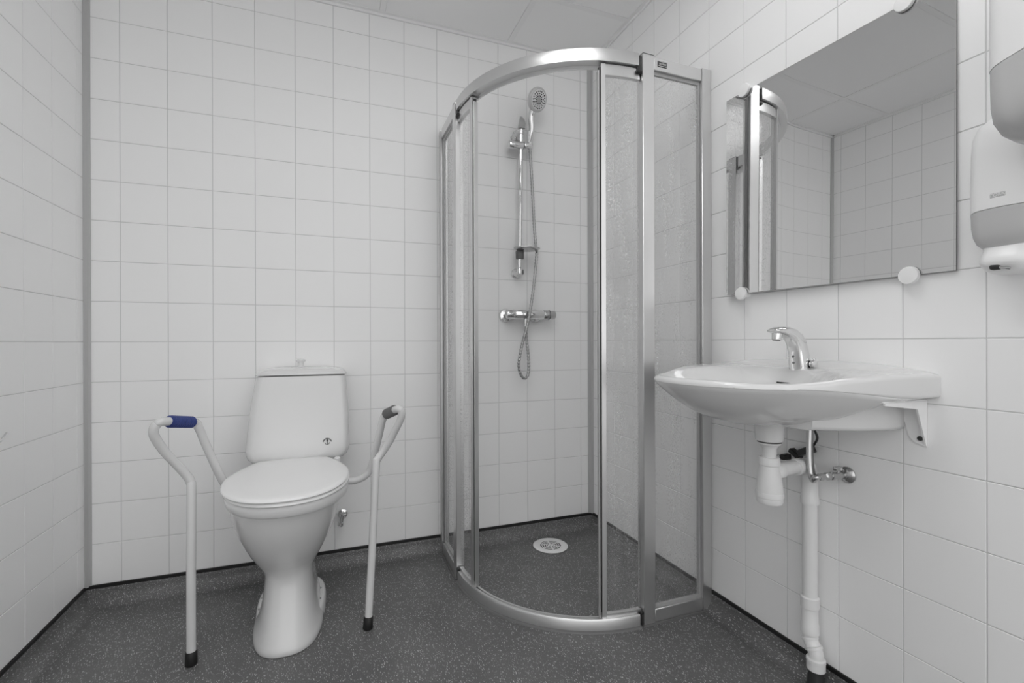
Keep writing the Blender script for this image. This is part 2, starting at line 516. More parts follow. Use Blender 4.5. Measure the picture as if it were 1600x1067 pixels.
def sbox(bm, lo, hi, side, bev=0.0015):
    if side:
        lo, hi = (lo[1], lo[0], lo[2]), (hi[1], hi[0], hi[2])
    return box(bm, lo, hi, bev, 1)

for side in (0, 1):
    b = B()
    if side == 0:
        sbox(b, (-0.042, -S, 0.0), (-0.0005, -S + 0.034, HT), side)
    else:
        sbox(b, (-0.030, -S, 0.0), (-0.0005, -S + 0.034, HT), side)
    build('wall_profile', b, M['alu'], sh)
    b = B(); sbox(b, (-0.296, -S, 0.0), (-0.249, -S + 0.034, HT), side); post = build('post', b, M['alu'], sh)
    b = B(); sbox(b, (-0.295, -S + 0.0005, HT), (-0.250, -S + 0.033, HT + 0.002), side, 0); build('post_cap', b, M['dark'], post, smooth=False)
    b = B(); sbox(b, (-0.2485, -S + 0.002, 1.896), (-0.0425, -S + 0.030, HT - 0.003), side); trl = build('top_rail', b, M['alu'], sh)
    b = B(); sbox(b, (-0.2485, -S + 0.002, 0.0), (-0.0425, -S + 0.030, 0.047), side); build('bottom_rail', b, M['alu'], sh)
    b = B(); sbox(b, (-0.2485, -S + 0.013, 0.047), (-0.0425, -S + 0.018, 1.896), side, 0)
    build('glass_panel', b, M['glass'], sh, smooth=False)
    # bead between glass and frame
    b = B()
    for x0, x1 in ((-0.2485, -0.2425), (-0.0505, -0.0425)):
        sbox(b, (x0, -S + 0.011, 0.047), (x1, -S + 0.020, 1.896), side, 0)
    sbox(b, (-0.2425, -S + 0.011, 1.884), (-0.0505, -S + 0.020, 1.896), side, 0)
    sbox(b, (-0.2425, -S + 0.011, 0.047), (-0.0505, -S + 0.020, 0.057), side, 0)
    build('glazing_bead', b, M['lgrey'], sh, smooth=False)
    # dark end connectors for the arc rail
    for z0, z1 in ((1.880, 1.939), (0.0, 0.048)):
        b = B(); sbox(b, (-0.314, -S + 0.008, z0), (-0.2955, -S + 0.036, z1), side, 0.002); build('rail_connector', b, M['dark'], sh)
    b = B(); sbox(b, (-0.318, -S + 0.001, 1.874), (-0.2955, -S + 0.036, 1.886), side, 0.003); build('rail_buffer', b, M['black'], sh)
    b = B(); sbox(b, (-0.308, -S + 0.001, 0.040), (-0.2955, -S + 0.036, 0.049), side, 0.001); build('rail_buffer', b, M['dark'], sh)

# small badge on the straight top rail of the right side
b = B(); box(b, (-0.2335, -S - 0.0005, 1.910), (-0.196, -S + 0.003, 1.930), 0.001, 1); badge = build('badge', b, M['dark'], sh)
b = B(); box(b, (-0.2325, -S - 0.0012, 1.9255), (-0.197, -S, 1.929)); box(b, (-0.2325, -S - 0.0012, 1.911), (-0.197, -S, 1.913))
for k in range(6):
    box(b, (-0.229 + k * 0.005, -S - 0.0012, 1.916), (-0.2258 + k * 0.005, -S, 1.9225))
build('badge_print', b, M['chrome2'], badge, smooth=False)

def arc_pt(R, a, z):
    """a = 0 at the right-hand post, pi/2 at the left-hand post."""
    return Vector((-RC - 0.04 - (R) * sin(a), -RC - 0.04 - (R) * cos(a), z))

def arc_bar(bm, prof, a0, a1, n=40):
    rings = []
    for k in range(n + 1):
        a = a0 + (a1 - a0) * k / n
        rings.append([arc_pt(r, a, z) for r, z in prof])
    return loft(bm, rings)
RO = S - RC - 0.04    # outer radius of the arc = 0.505
A90 = pi / 2
top_prof = [(RO, 1.897), (RO, 1.937), (RO - 0.002, 1.940), (RO - 0.034, 1.940), (RO - 0.036, 1.938), (RO - 0.036, 1.885), (RO - 0.030, 1.885), (RO - 0.030, 1.897)]
b = B(); arc_bar(b, top_prof, 0.003, A90 - 0.003); build('curved_top_rail', b, M['alu'], sh)
bot_prof = [(RO, 0.0), (RO, 0.038), (RO - 0.003, 0.043), (RO - 0.012, 0.043), (RO - 0.014, 0.030), (RO - 0.026, 0.030), (RO - 0.026, 0.036), (RO - 0.034, 0.036), (RO - 0.034, 0.0)]
b = B(); arc_bar(b, bot_prof, 0.003, A90 - 0.003); build('curved_bottom_rail', b, M['alu'], sh)
# silicone along the foot
b = B(); arc_bar(b, [(RO + 0.009, 0.0), (RO + 0.007, 0.004), (RO - 0.001, 0.007), (RO - 0.001, 0.0)], 0, A90)
box(b, (-0.30, -S - 0.007, 0), (-0.0, -S + 0.001, 0.005)); box(b, (-S - 0.007, -0.30, 0), (-S + 0.001, -0.0, 0.005))
build('sealant', b, M['seal'], sh)

# curved sliding doors, pushed open to either side
RD = RO - 0.020
for d, (a0, a1) in enumerate(((-0.02, 0.245), (A90 - 0.245, A90 + 0.02))):
    dr = thing('sliding_door', None, None, (-0.5, -0.5, 0)); dr.parent = sh
    dr.location = Vector((-0.5, -0.5, 0)) - org(sh)
    zb, zt = 0.040, 1.893
    b = B(); arc_bar(b, [(RD + 0.0025, zb + 0.012), (RD + 0.0025, zt - 0.03), (RD - 0.0025, zt - 0.03), (RD - 0.0025, zb + 0.012)], a0, a1, 14)
    build('glass_pane', b, M['glass'], dr)
    b = B(); arc_bar(b, [(RD + 0.008, zb), (RD + 0.008, zb + 0.014), (RD - 0.008, zb + 0.014), (RD - 0.008, zb)], a0, a1, 14); build('bottom_edge', b, M['alu'], dr)
    b = B(); arc_bar(b, [(RD + 0.008, zt - 0.036), (RD + 0.008, zt), (RD - 0.008, zt), (RD - 0.008, zt - 0.036)], a0, a1, 14); build('top_edge', b, M['alu'], dr)
    s = 1 if d == 0 else -1
    e = a1 if d == 0 else a0
    def stile(q0, q1, r0, r1, z0, z1):
        bb = B(); lo, hi = sorted((e + s * q0, e + s * q1))
        arc_bar(bb, [(RD + r1, z0), (RD + r1, z1), (RD + r0, z1), (RD + r0, z0)], lo, hi, 3); return bb
    build('stile', stile(-0.004, 0.026, -0.012, 0.012, zb - 0.004, zt), M['alu'], dr)
    build('magnet_seal', stile(0.026, 0.036, -0.007, 0.006, zb + 0.02, zt - 0.02), M['black'], dr)
    build('closing_strip', stile(0.036, 0.045, -0.009, 0.007, zb + 0.002, zt - 0.02), M['lgrey' if d == 0 else 'alu'], dr)
    b = B(); p = arc_pt(RD, e + s * 0.03, zt - 0.03); lathe(b, [(0.006, 0), (0.006, 0.02)], p, n=12); build('roller', b, M['dark'], dr)

# floor drain
fd = thing('floor_drain', 'round white slotted floor drain set in the dark shower floor', 'drain', (-0.318, -0.146, 0))
c = Vector((-0.318, -0.146, 0.0))
b = B(); lathe(b, [(0.080, 0.0003), (0.082, 0.003), (0.078, 0.0055), (0.054, 0.0035), (0.053, 0.0003)], c, n=48, caps=False); build('rim', b, M['white'], fd)
b = B(); lathe(b, [(0.053, 0.0004), (0.053, 0.0012), (0.001, 0.0012)], c, n=32); build('sump', b, M['dark'], fd)
b = B()
for k, (r0, r1) in enumerate(((0.004, 0.0125), (0.0185, 0.0225), (0.0285, 0.0325), (0.0385, 0.0425), (0.0485, 0.054))):
    lathe(b, [(r1, 0.0036), (r1, 0.0044), (r0, 0.0044), (r0, 0.0036)], c, n=40, caps=False)
for k in range(6):
    a = k * pi / 3 + 0.35
    mt = Matrix.Translation(c) @ Matrix.Rotation(a, 4, 'Z')
    box(b, (0.006, -0.0035, 0.0036), (0.053, 0.0035, 0.0043), mtx=mt)
build('grate', b, M['white'], fd)

# ------------------------------------------------------------------ shower fittings on the back wall
BX, BY = -0.428, -0.055
rail = thing('shower_rail', 'chrome shower riser rail with sliding holder and soap dish on the tiled wall', 'shower rail', (BX, 0, 1.3))
b = B(); tube(b, [(BX - 0.006, BY, 1.305), (BX + 0.003, BY, 2.0)], 0.0105, 16); build('bar', b, M['chrome'], rail)
for z, dz in ((1.303, -1), (1.985, 1)):
    b = B(); lathe(b, [(0.024, 0.0), (0.024, 0.006), (0.020, 0.010), (0.014, 0.018), (0.0125, 0.034), (0.015, 0.055)], (BX + (0.003 if dz > 0 else -0.006), -0.0005, z), (0, -1, 0), 24)
    br = build('wall_bracket', b, M['chrome'], rail)
    b = B()
    if dz < 0: lathe(b, [(0.0, -0.016), (0.013, -0.0155), (0.0145, -0.012), (0.0145, 0.014), (0.011, 0.020)], (BX - 0.006, BY, 1.305), n=20)
    else: lathe(b, [(0.0145, -0.022), (0.0145, 0.010), (0.010, 0.014)], (BX + 0.003, BY, 1.99), n=20)
    build('socket', b, M['chrome'], br)
    if dz > 0:
        b = B(); loft(b, [[(BX + 0.003 + x * s, BY - 0.006 + y * s + o, z2) for x, y in ((-0.015, -0.012), (0.015, -0.012), (0.015, 0.012), (-0.015, 0.012))] for z2, s, o in ((1.992, 1.0, 0), (2.010, 1.0, -0.006), (2.03, 0.75, -0.004), (2.052, 0.35, 0.006))])
        build('bracket_cap', b, M['lgrey'], br)
    else:
        b = B(); lathe(b, [(0.0125, 0.0), (0.0125, 0.004), (0.009, 0.007)], (BX + 0.008, BY, 1.303), (1, -0.3, 0), 18); build('end_cap', b, M['grey'], br)
b = B(); lathe(b, [(0.0175, 0.0), (0.019, 0.003), (0.019, 0.068), (0.0175, 0.071)], (BX - 0.062, BY - 0.006, 1.908), (1, 0, 0.06), 24); sl = build('slider', b, M['chrome'], rail)
b = B(); lathe(b, [(0.0175, 0.0), (0.019, 0.003), (0.019, 0.040), (0.0165, 0.043)], (BX + 0.013, BY - 0.006, 1.912), (1, 0, 0.06), 24); build('locking_knob', b, M['chrome'], sl)
b = B(); lathe(b, [(0.012, 0), (0.012, 0.028), (0.009, 0.03)], (BX - 0.04, BY - 0.006, 1.92), (0, 0.1, 1), 14); build('slider_pin', b, M['chrome2'], sl)
# soap dish and sleeve
b = B()
pr_ = []
for s_, z_ in ((0.15, 1.404), (0.75, 1.404), (1.0, 1.412), (1.0, 1.416), (0.9, 1.4135), (0.6, 1.4095), (0.15, 1.4095)):
    pr_.append([Vector((BX + 0.022 + 0.066 * s_ * cos(2 * pi * k / 40), BY - 0.025 + 0.048 * s_ * sin(2 * pi * k / 40), z_)) for k in range(40)])
loft(b, pr_); build('soap_dish', b, M['chrome2'], rail)
b = B(); lathe(b, [(0.018, 0.0), (0.020, 0.004), (0.0205, 0.035), (0.019, 0.038)], (BX - 0.005, BY, 1.3655), n=20); build('dish_sleeve', b, M['grey'], rail)

# hand shower
HC = Vector((-0.372, -0.128, 2.108))
hn = Vector((0.33, -0.85, -0.40)).normalized()     # spray direction
hs = thing('hand_shower', 'chrome hand shower with round dotted spray face parked in the rail holder', 'hand shower', tuple(HC))
b = B(); lathe(b, [(0.030, -0.022), (0.044, -0.018), (0.052, -0.010), (0.054, 0.0), (0.0535, 0.007), (0.050, 0.009), (0.040, 0.0098)], HC, hn, 40); build('head', b, M['satin'], hs)
b = B(); lathe(b, [(0.0435, 0.0098), (0.0435, 0.0118), (0.042, 0.0125)], HC, hn, 40); face = build('spray_face', b, M['face'], hs)
b = B(); lathe(b, [(0.0125, 0.0125), (0.0125, 0.0145), (0.010, 0.015)], HC, hn, 24); build('centre_button', b, M['lgrey'], face)
u_ = hn.cross(Vector((0, 0, 1))).normalized(); v_ = hn.cross(u_)
b = B()
for r_, n_, q_ in ((0.0170, 13, 0.0033), (0.0265, 13, 0.0031), (0.0360, 20, 0.0031)):
    for k in range(n_):
        a = 2 * pi * k / n_ + r_ * 40
        lathe(b, [(q_, 0.012), (q_, 0.0136)], HC + u_ * r_ * cos(a) + v_ * r_ * sin(a), hn, 6)
noz = build('nozzles', b, M['black'], face, kind='stuff')
dn = (Vector((0, 0, -1)) + hn * hn.z).normalized()
hb = HC - hn * 0.010 + dn * 0.046
b = B(); tube(b, spline([hb - dn * 0.012, hb + dn * 0.03, Vector((-0.380, -0.082, 1.99)), Vector((-0.3835, -0.068, 1.93))], 8), lambda t: 0.0165 - 0.004 * t, 18); build('handle', b, M['chrome'], hs)
b = B(); lathe(b, [(0.0125, 0), (0.0125, 0.014), (0.0115, 0.030), (0.0095, 0.032)], (-0.3835, -0.068, 1.935), (0.02, 0.03, -1), 18); build('hose_nut', b, M['chrome'], hs)

# hose
hz = thing('shower_hose', 'ribbed chrome shower hose looping below the mixer tap', 'hose', (-0.38, -0.08, 0.8))
hp = [(-0.383, -0.066, 1.905), (-0.381, -0.066, 1.87), (-0.369, -0.064, 1.70), (-0.3585, -0.062, 1.52), (-0.354, -0.070, 1.425), (-0.3585, -0.088, 1.385), (-0.374, -0.094, 1.26), (-0.395, -0.098, 1.13),
      (-0.413, -0.098, 1.045), (-0.440, -0.094, 0.945), (-0.4545, -0.090, 0.86), (-0.444, -0.087, 0.812), (-0.421, -0.083, 0.791), (-0.400, -0.078, 0.815), (-0.396, -0.072, 0.89), (-0.402, -0.064, 0.97), (-0.4025, -0.058, 1.035)]
hpts = spline(hp, 40)
b = B(); tube(b, hpts, lambda t: 0.0066 + 0.0008 * sin(t * 560), 10); build('hose_tube', b, M['hose'], hz, angle=180)
b = B(); lathe(b, [(0.0095, 0), (0.0105, 0.003), (0.0105, 0.016), (0.009, 0.02)], (-0.4025, -0.058, 1.035), n=16); build('hose_nut', b, M['chrome'], hz)

# thermostatic mixer
MY, MZ = -0.055, 1.098
mx = thing('shower_mixer', 'chrome thermostatic shower mixer bar with two wall roses on the tiles', 'mixer tap', (-0.38, 0, MZ))
b = B(); lathe(b, [(0.020, 0.0), (0.0225, 0.003), (0.0225, 0.150), (0.021, 0.153)], (-0.462, MY, MZ), (1, 0, 0), 28); build('body', b, M['chrome'], mx)
b = B(); lathe(b, [(0.0195, 0.0), (0.0215, 0.004), (0.0215, 0.034), (0.0235, 0.036), (0.0235, 0.040)], (-0.503, MY, MZ), (1, 0, 0), 28); hk = build('flow_handle', b, M['chrome'], mx)
b = B(); box(b, (-0.500, MY - 0.030, MZ - 0.006), (-0.466, MY - 0.018, MZ + 0.006), 0.003, 2); build('handle_lug', b, M['chrome'], hk)
b = B(); lathe(b, [(0.0225, 0.0), (0.0235, 0.002), (0.0235, 0.028), (0.0205, 0.031), (0.0205, 0.058), (0.018, 0.062)], (-0.309, MY, MZ), (1, 0, 0), 28); tk = build('temperature_handle', b, M['chrome2'], mx)
b = B(); lathe(b, [(0.0242, 0.0), (0.0242, 0.003)], (-0.282, MY, MZ), (1, 0, 0), 28); build('stop_ring', b, M['dark'], tk)
for x in (-0.488, -0.330):
    b = B(); lathe(b, [(0.034, 0.0), (0.034, 0.004), (0.029, 0.011), (0.016, 0.014), (0.016, 0.040)], (x, -0.0005, MZ - 0.004), (0, -1, 0), 32); build('wall_rose', b, M['chrome'], mx)
b = B(); lathe(b, [(0.0115, 0), (0.0115, 0.026)], (-0.4025, MY - 0.002, MZ - 0.046), n=16); build('hose_outlet', b, M['chrome'], mx)

# ------------------------------------------------------------------ toilet
TX = -1.418
to = thing('toilet', 'white porcelain toilet with a tall cistern standing against the tiled wall', 'toilet', (TX, -0.33, 0))
b = B()
secs = [  # z, hw, front y, back y, n, dx
    (0.000, 0.109, -0.562, -0.120, 2.6, 0.0),
    (0.006, 0.111, -0.566, -0.118, 2.6, 0.0),
    (0.018, 0.110, -0.564, -0.118, 2.6, 0.0),
    (0.028, 0.106, -0.560, -0.120, 2.6, 0.0),
    (0.045, 0.098, -0.551, -0.122, 2.6, 0.0),
    (0.070, 0.090, -0.535, -0.126, 2.7, 0.0),
    (0.105, 0.083, -0.514, -0.13, 2.8, 0.0),
    (0.140, 0.079, -0.496, -0.13, 2.8, 0.0),
    (0.170, 0.077, -0.484, -0.13, 2.8, 0.0),
    (0.195, 0.0775, -0.478, -0.13, 2.7, 0.0),
    (0.215, 0.083, -0.483, -0.13, 2.4, 0.0),
    (0.240, 0.094, -0.500, -0.13, 2.25, 0.0),
    (0.275, 0.111, -0.533, -0.13, 2.15, 0.0),
    (0.310, 0.127, -0.560, -0.13, 2.1, 0.0),
    (0.350, 0.142, -0.584, -0.13, 2.1, 0.0),
    (0.390, 0.153, -0.603, -0.13, 2.1, 0.0),
    (0.430, 0.161, -0.614, -0.13, 2.1, 0.0),
    (0.458, 0.163, -0.617, -0.13, 2.1, 0.0),
]
rings = []
for z, hw, fy, by, n, dx in secs:
    yc = -0.33 if z < 0.2 else -0.33 - min(1, (z - 0.2) / 0.2) * 0.05
    kq = smooth_((z - 0.19) / 0.06)
    rings.append(egg(TX - 0.010 - 0.004 * kq, yc, hw + 0.010 * kq, yc - fy, by - yc, z, n, 56, nb=3.2))
loft(b, rings)
bowl = build('bowl', b, M['ceramic'], to, angle=60)
# foot flanges left and right behind the stem, with screws
b = B()
loft(b, [egg(TX - 0.007, -0.27, hw + 0.002, 0.20 - ff, 0.14, z, 2.6, 40) for z, hw, ff in ((0.0, 0.112, 0.0), (0.010, 0.114, 0.0), (0.034, 0.112, 0.01), (0.043, 0.108, 0.02), (0.047, 0.10, 0.03), (0.0475, 0.05, 0.06))])
build('foot', b, M['ceramic'], to, angle=60)
for sx in (-1, 1):
    for y in (-0.340, -0.265):
        b = B(); lathe(b, [(0.006, 0.0), (0.006, 0.0015), (0.0035, 0.003)], (TX - 0.010 + sx * 0.096, y, 0.047), n=14)
        build('fixing_screw', b, M['chrome2'], to)
# body towards the wall under the cistern
b = B()
loft(b, [egg(TX, -0.16, hw, 0.12, 0.13, z, 4, 40) for z, hw in ((0.20, 0.05), (0.28, 0.085), (0.36, 0.11), (0.44, 0.135), (0.494, 0.14))])
build('rear_deck', b, M['ceramic'], to)
# cistern
CXb = -1.4095
b = B()
rings = []
def rrect(xc, hw, y0, y1, z, r, N=6):
    pts = []
    for cx_, cy_, a0 in ((xc + hw - r, y1 - 0.006, 0), (xc - hw + r, y1 - 0.006, pi / 2), (xc - hw + r, y0 + r, pi), (xc + hw - r, y0 + r, 3 * pi / 2)):
        rr = r if cy_ < (y0 + y1) / 2 else 0.006
        for k in range(N + 1):
            a = a0 + k / N * pi / 2
            pts.append(Vector((cx_ + (r if rr == r else r) * cos(a), cy_ + rr * sin(a), z)))
    return pts
def cist(z):
    t = (z - 0.50) / 0.335
    hw = 0.1865 - 0.004 * t - 0.0205 * max(0, t) ** 2.2
    xc = CXb + 0.0125 * t
    y0 = -0.198 + 0.020 * t
    return xc, hw, y0
for z, ins, iy in ((0.502, 0.070, 0.05), (0.503, 0.052, 0.030), (0.507, 0.036, 0.016), (0.514, 0.022, 0.007), (0.524, 0.011, 0.003), (0.538, 0.004, 0.001), (0.552, 0.001, 0.0)) + tuple((0.56 + 0.0265 * k, 0.0, 0.0) for k in range(11)) + ((0.834, 0.001, 0.001), (0.836, 0.006, 0.006)):
    xc, hw, y0 = cist(z)
    rings.append(rrect(xc, hw - ins, y0 + iy, -0.006, z, 0.028))
loft(b, rings); cis = build('cistern', b, M['ceramic'], to, angle=50)
# lid with a low dome
b = B()
xc, hw, y0 = cist(0.836)
rings = [rrect(xc, hw - i, y0 + i * 0.8, -0.006, z, 0.028) for z, i in ((0.8385, 0.006), (0.840, -0.002), (0.844, -0.003), (0.849, 0.001), (0.855, 0.009), (0.860, 0.022), (0.8635, 0.042), (0.8655, 0.065), (0.866, 0.085))]
loft(b, rings); build('cistern_lid', b, M['ceramic'], to, angle=60)
b = B(); lathe(b, [(0.0115, 0.0), (0.0115, 0.020), (0.0165, 0.021), (0.018, 0.024), (0.017, 0.029), (0.010, 0.0305)], (-1.405, -0.105, 0.868), n=24); build('flush_knob', b, M['ceramic'], to)
# printed anchor mark: arc of letters over an anchor
lx, lz = -1.3055, 0.577
ly = -0.1945
b = B()
box(b, (lx - 0.0012, ly - 0.0009, lz - 0.009), (lx + 0.0012, ly + 0.002, lz + 0.008))
box(b, (lx - 0.0035, ly - 0.0009, lz + 0.0035), (lx + 0.0035, ly + 0.002, lz + 0.0055))
lathe(b, [(0.0026, 0.0), (0.0026, 0.002), (0.0013, 0.002), (0.0013, 0.0)], (lx, ly - 0.0009, lz + 0.0098), (0, 1, 0), 12, caps=False)
for s in (-1, 1):
    tube(b, [(lx, ly, lz - 0.0095), (lx + s * 0.004, ly, lz - 0.0088), (lx + s * 0.0075, ly, lz - 0.0055), (lx + s * 0.0085, ly, lz - 0.002)], 0.0011, 6)
for k in range(11):
    a = radians(162 - k * 14.4)
    mt = Matrix.Translation((lx + 0.0155 * cos(a), ly, lz - 0.002 + 0.0155 * sin(a))) @ Matrix.Rotation(pi / 2 - a, 4, 'Y')
    box(b, (-0.0013, -0.0009, -0.002), (0.0013, 0.002, 0.002), mtx=mt)
build('anchor_mark', b, M['dark'], cis, smooth=False)

# raised seat with arm supports
rs = thing('raised_toilet_seat', 'white raised toilet seat with closed lid and two tubular arm rests', 'toilet seat', (TX, -0.4, 0.46))
def eggs(bm, lst, n=2.15, nb=2.6, yc=-0.42, xc=TX - 0.004):
    return loft(bm, [egg(xc, yc, hw, f, bk, z, n, 64, nb=nb) for z, hw, f, bk in lst])
b = B(); eggs(b, [(0.4585, 0.170, 0.224, 0.20), (0.4595, 0.178, 0.234, 0.205), (0.464, 0.183, 0.240, 0.205), (0.480, 0.187, 0.246, 0.205), (0.494, 0.188, 0.248, 0.205), (0.4975, 0.184, 0.244, 0.20)])
ring = build('raiser_ring', b, M['white'], rs, angle=60)
b = B(); eggs(b, [(0.4985, 0.178, 0.248, 0.205), (0.4995, 0.187, 0.262, 0.208), (0.504, 0.191, 0.268, 0.210), (0.509, 0.190, 0.267, 0.209), (0.5115, 0.185, 0.262, 0.206), (0.512, 0.178, 0.252, 0.20)])
build('seat', b, M['seat'], rs, angle=60)
# lid: egg with a straight back edge
def lidring(z, i, n=64):
    out = []
    xc, yc = TX - 0.007, -0.42
    for k in range(n):
        t = 2 * pi * k / n
        if sin(t) < 0:
            c, s = sup(2.2, t); x, y = xc + (0.192 - i) * c, yc + (0.272 - i) * s
        else:
            c, s = sup(1.5, t); x, y = xc + (0.192 - i) * c, yc + (0.345 - i) * s
            yb = -0.202 - i
            if y > yb: y = yb + (y - yb) * 0.12
        out.append(Vector((x, y, z)))
    return out
b = B(); loft(b, [lidring(z, i) for z, i in ((0.5135, 0.010), (0.5145, 0.003), (0.518, 0.0), (0.522, 0.0015), (0.5245, 0.006), (0.5262, 0.016), (0.5272, 0.04), (0.528, 0.09), (0.528, 0.15))])
build('seat_lid', b, M['seat'], rs, angle=60)
for sx in (-1, 1):
    b = B(); lathe(b, [(0.011, 0.0), (0.0125, 0.004), (0.0125, 0.020), (0.009, 0.024)], (TX + sx * 0.135 + (0.014 if sx > 0 else 0.03), -0.214, 0.496), n=18)
    build('hinge', b, M['seat'], rs)
arms = {
 'L': [(-1.688, -0.4995, 0.012), (-1.690, -0.490, 0.25), (-1.695, -0.463, 0.50), (-1.6985, -0.455, 0.535), (-1.712, -0.457, 0.563), (-1.737, -0.470, 0.605), (-1.757, -0.484, 0.640), (-1.774, -0.503, 0.684), (-1.777, -0.512, 0.708), (-1.770, -0.510, 0.727), (-1.752, -0.497, 0.733), (-1.7066, -0.391, 0.711), (-1.695, -0.375, 0.688), (-1.678, -0.360, 0.628), (-1.642, -0.335, 0.515), (-1.625, -0.33, 0.484), (-1.60, -0.33, 0.474)],
 'R': [(-1.176, -0.502, 0.012), (-1.161, -0.485, 0.25), (-1.145, -0.463, 0.53), (-1.139, -0.455, 0.556), (-1.122, -0.455, 0.580), (-1.099, -0.470, 0.620), (-1.085, -0.486, 0.655), (-1.070, -0.505, 0.692), (-1.064, -0.515, 0.715), (-1.066, -0.518, 0.731), (-1.078, -0.508, 0.736), (-1.106, -0.426, 0.708), (-1.116, -0.40, 0.682), (-1.128, -0.37, 0.612), (-1.150, -0.335, 0.505), (-1.170, -0.33, 0.470), (-1.205, -0.33, 0.455), (-1.24, -0.33, 0.455)],
}
for k, pts in arms.items():
    b = B(); tube(b, spline(pts, 8), 0.0127, 18); arm = build('arm_rest', b, M['enamel'], rs, angle=180)
    iN = 10; a, c = Vector(pts[iN]), Vector(pts[iN + 1])
    d = c - a
    g0, g1 = (0.10, 0.98) if k == 'L' else (0.18, 0.98)
    gp = [a + d * (g0 + (g1 - g0) * q / 80) for q in range(81)]
    b = B()
    def gr(t):
        e = 0.0175 + 0.0012 * sin(t * 2 * pi * 11)
        return e if 0.03 < t < 0.97 else 0.0150
    tube(b, gp, gr, 18)
    build('hand_grip', b, M['blue'] if k == 'L' else M['grey'], arm, angle=180, label='blue ribbed rubber hand grip' if k == 'L' else 'dark grey ribbed rubber hand grip')
    p = Vector(pts[0]); q = (Vector(pts[1]) - p).normalized()
    b = B(); lathe(b, [(0.015, -0.012), (0.0165, -0.009), (0.0158, 0.026), (0.0145, 0.028)], p, q, 18); build('rubber_foot', b, M['black'], arm)

# stop valve behind the toilet
tv = thing('toilet_stop_valve', 'small chrome stop valve on the wall behind the toilet bowl', 'valve', (-1.245, 0, 0.215))
b = B(); lathe(b, [(0.020, 0.0), (0.020, 0.003), (0.010, 0.006), (0.010, 0.042)], (-1.245, -0.0005, 0.222), (0, -1, 0), 20); build('body', b, M['chrome'], tv)
b = B(); lathe(b, [(0.012, -0.034), (0.012, -0.02), (0.009, -0.018), (0.009, 0.014), (0.011, 0.018)], (-1.248, -0.047, 0.222), (0.25, 0, 1), 18); build('valve_stem', b, M['chrome'], tv)
b = B(); box(b, (-1.250, -0.070, 0.235), (-1.232, -0.040, 0.243), 0.002, 2); build('valve_lever', b, M['chrome2'], tv)

# ------------------------------------------------------------------ washbasin
WY = -1.183
wb = thing('washbasin', 'wide shallow white porcelain washbasin mounted on the right wall', 'washbasin', (0, WY, 0.8))
HWB, DEP = 0.299, 0.483
C0 = Vector((-0.23, WY))
def outline(N=72, NB=20):
    pts = []
    for k in range(N + 1):
        t = -pi / 2 + pi * k / N
        s, c = sin(t), cos(t)
        y = WY + HWB * math.copysign(abs(s) ** (2 / 2.2), s)
        x = -DEP * abs(c) ** (2 / 2.0) if abs(c) > 1e-9 else 0.0
        pts.append(Vector((min(x, -0.001), y)))
    for k in range(1, NB):
        pts.append(Vector((-0.001, WY + HWB - 2 * HWB * k / NB)))
    return pts
OUT = outline()
def crest(y):
    q = abs((y - WY) / HWB)
    return 0.912 - 0.020 * q ** 3
def smooth(t):
    t = max(0, min(1, t)); return t * t * (3 - 2 * t)
def ztop(x, y):
    base = 0.874 + 0.018 * smooth((x + 0.42) / 0.34)
    lip = (crest(y) - base) * smooth((x + 0.075) / 0.07)
    e = sqrt(((x + 0.285) / 0.168) ** 2 + ((y - WY) / 0.232) ** 2)
    d = 0.0
    if e < 1: d = 0.085 * (1 - e ** 2.6) ** 0.8
    shelf = 0.004 * (1 - smooth((e - 1) / 0.15)) if e >= 1 else 0.004
    return base + max(0, lip) - d - shelf
def zbot_edge(x):
    return 0.858 - 0.022 * smooth((x + 0.33) / 0.28)
def zunder(x, y, s):
    ze = zbot_edge(x)
    return ze
rings = []
RR = 0.012
# underside, from the middle outward
D_UND = 0.745
for s in [0.06, 0.14, 0.22, 0.30, 0.38, 0.46, 0.54, 0.62, 0.70, 0.78, 0.85, 0.91, 0.955, 0.985]:
    r = []
    for p in OUT:
        q = C0 + (p - C0) * s
        ze = zbot_edge(p.x)
        back = smooth((p.x + 0.16) / 0.15)           # towards the wall the shell steps up to a level flange
        f = (1 - s ** 2.3) ** 0.95 * (1 - back) + back * (1 - smooth((s - 0.42) / 0.30))
        r.append(Vector((q.x, q.y, ze + (D_UND - ze) * f)))
    rings.append(r)
for k in range(7):                                    # rounded lower edge
    a = k / 6 * pi / 2
    r = []
    for p in OUT:
        rl = 0.002 + 0.006 * smooth((p.x + 0.3) / 0.25); ins = rl * (1 - sin(a))
        dirv = (p - C0); q = p - dirv.normalized() * ins
        ze = zbot_edge(p.x)
        r.append(Vector((min(q.x, -0.001), q.y, ze + rl * (1 - cos(a)))))
    rings.append(r)
for k in range(9):                                    # rounded upper edge
    a = k / 8 * pi / 2
    r = []
    for p in OUT:
        ins = RR * (1 - cos(a))
        dirv = (p - C0); q = p - dirv.normalized() * ins
        r.append(Vector((min(q.x, -0.001), q.y, ztop(p.x, p.y) - RR + RR * sin(a))))
    rings.append(r)
for s in [0.945, 0.93, 0.915, 0.90, 0.885, 0.87, 0.855, 0.84, 0.825, 0.81, 0.795, 0.78, 0.765, 0.75, 0.735, 0.72, 0.70, 0.65, 0.60, 0.54, 0.47, 0.40, 0.32, 0.24, 0.16, 0.08, 0.03]:
    r = []
    for p in OUT:
        q = C0 + (p - C0) * s
        r.append(Vector((q.x, q.y, ztop(q.x, q.y))))
    rings.append(r)
b = B(); loft(b, rings); bas = build('basin', b, M['ceramic'], wb, angle=60)
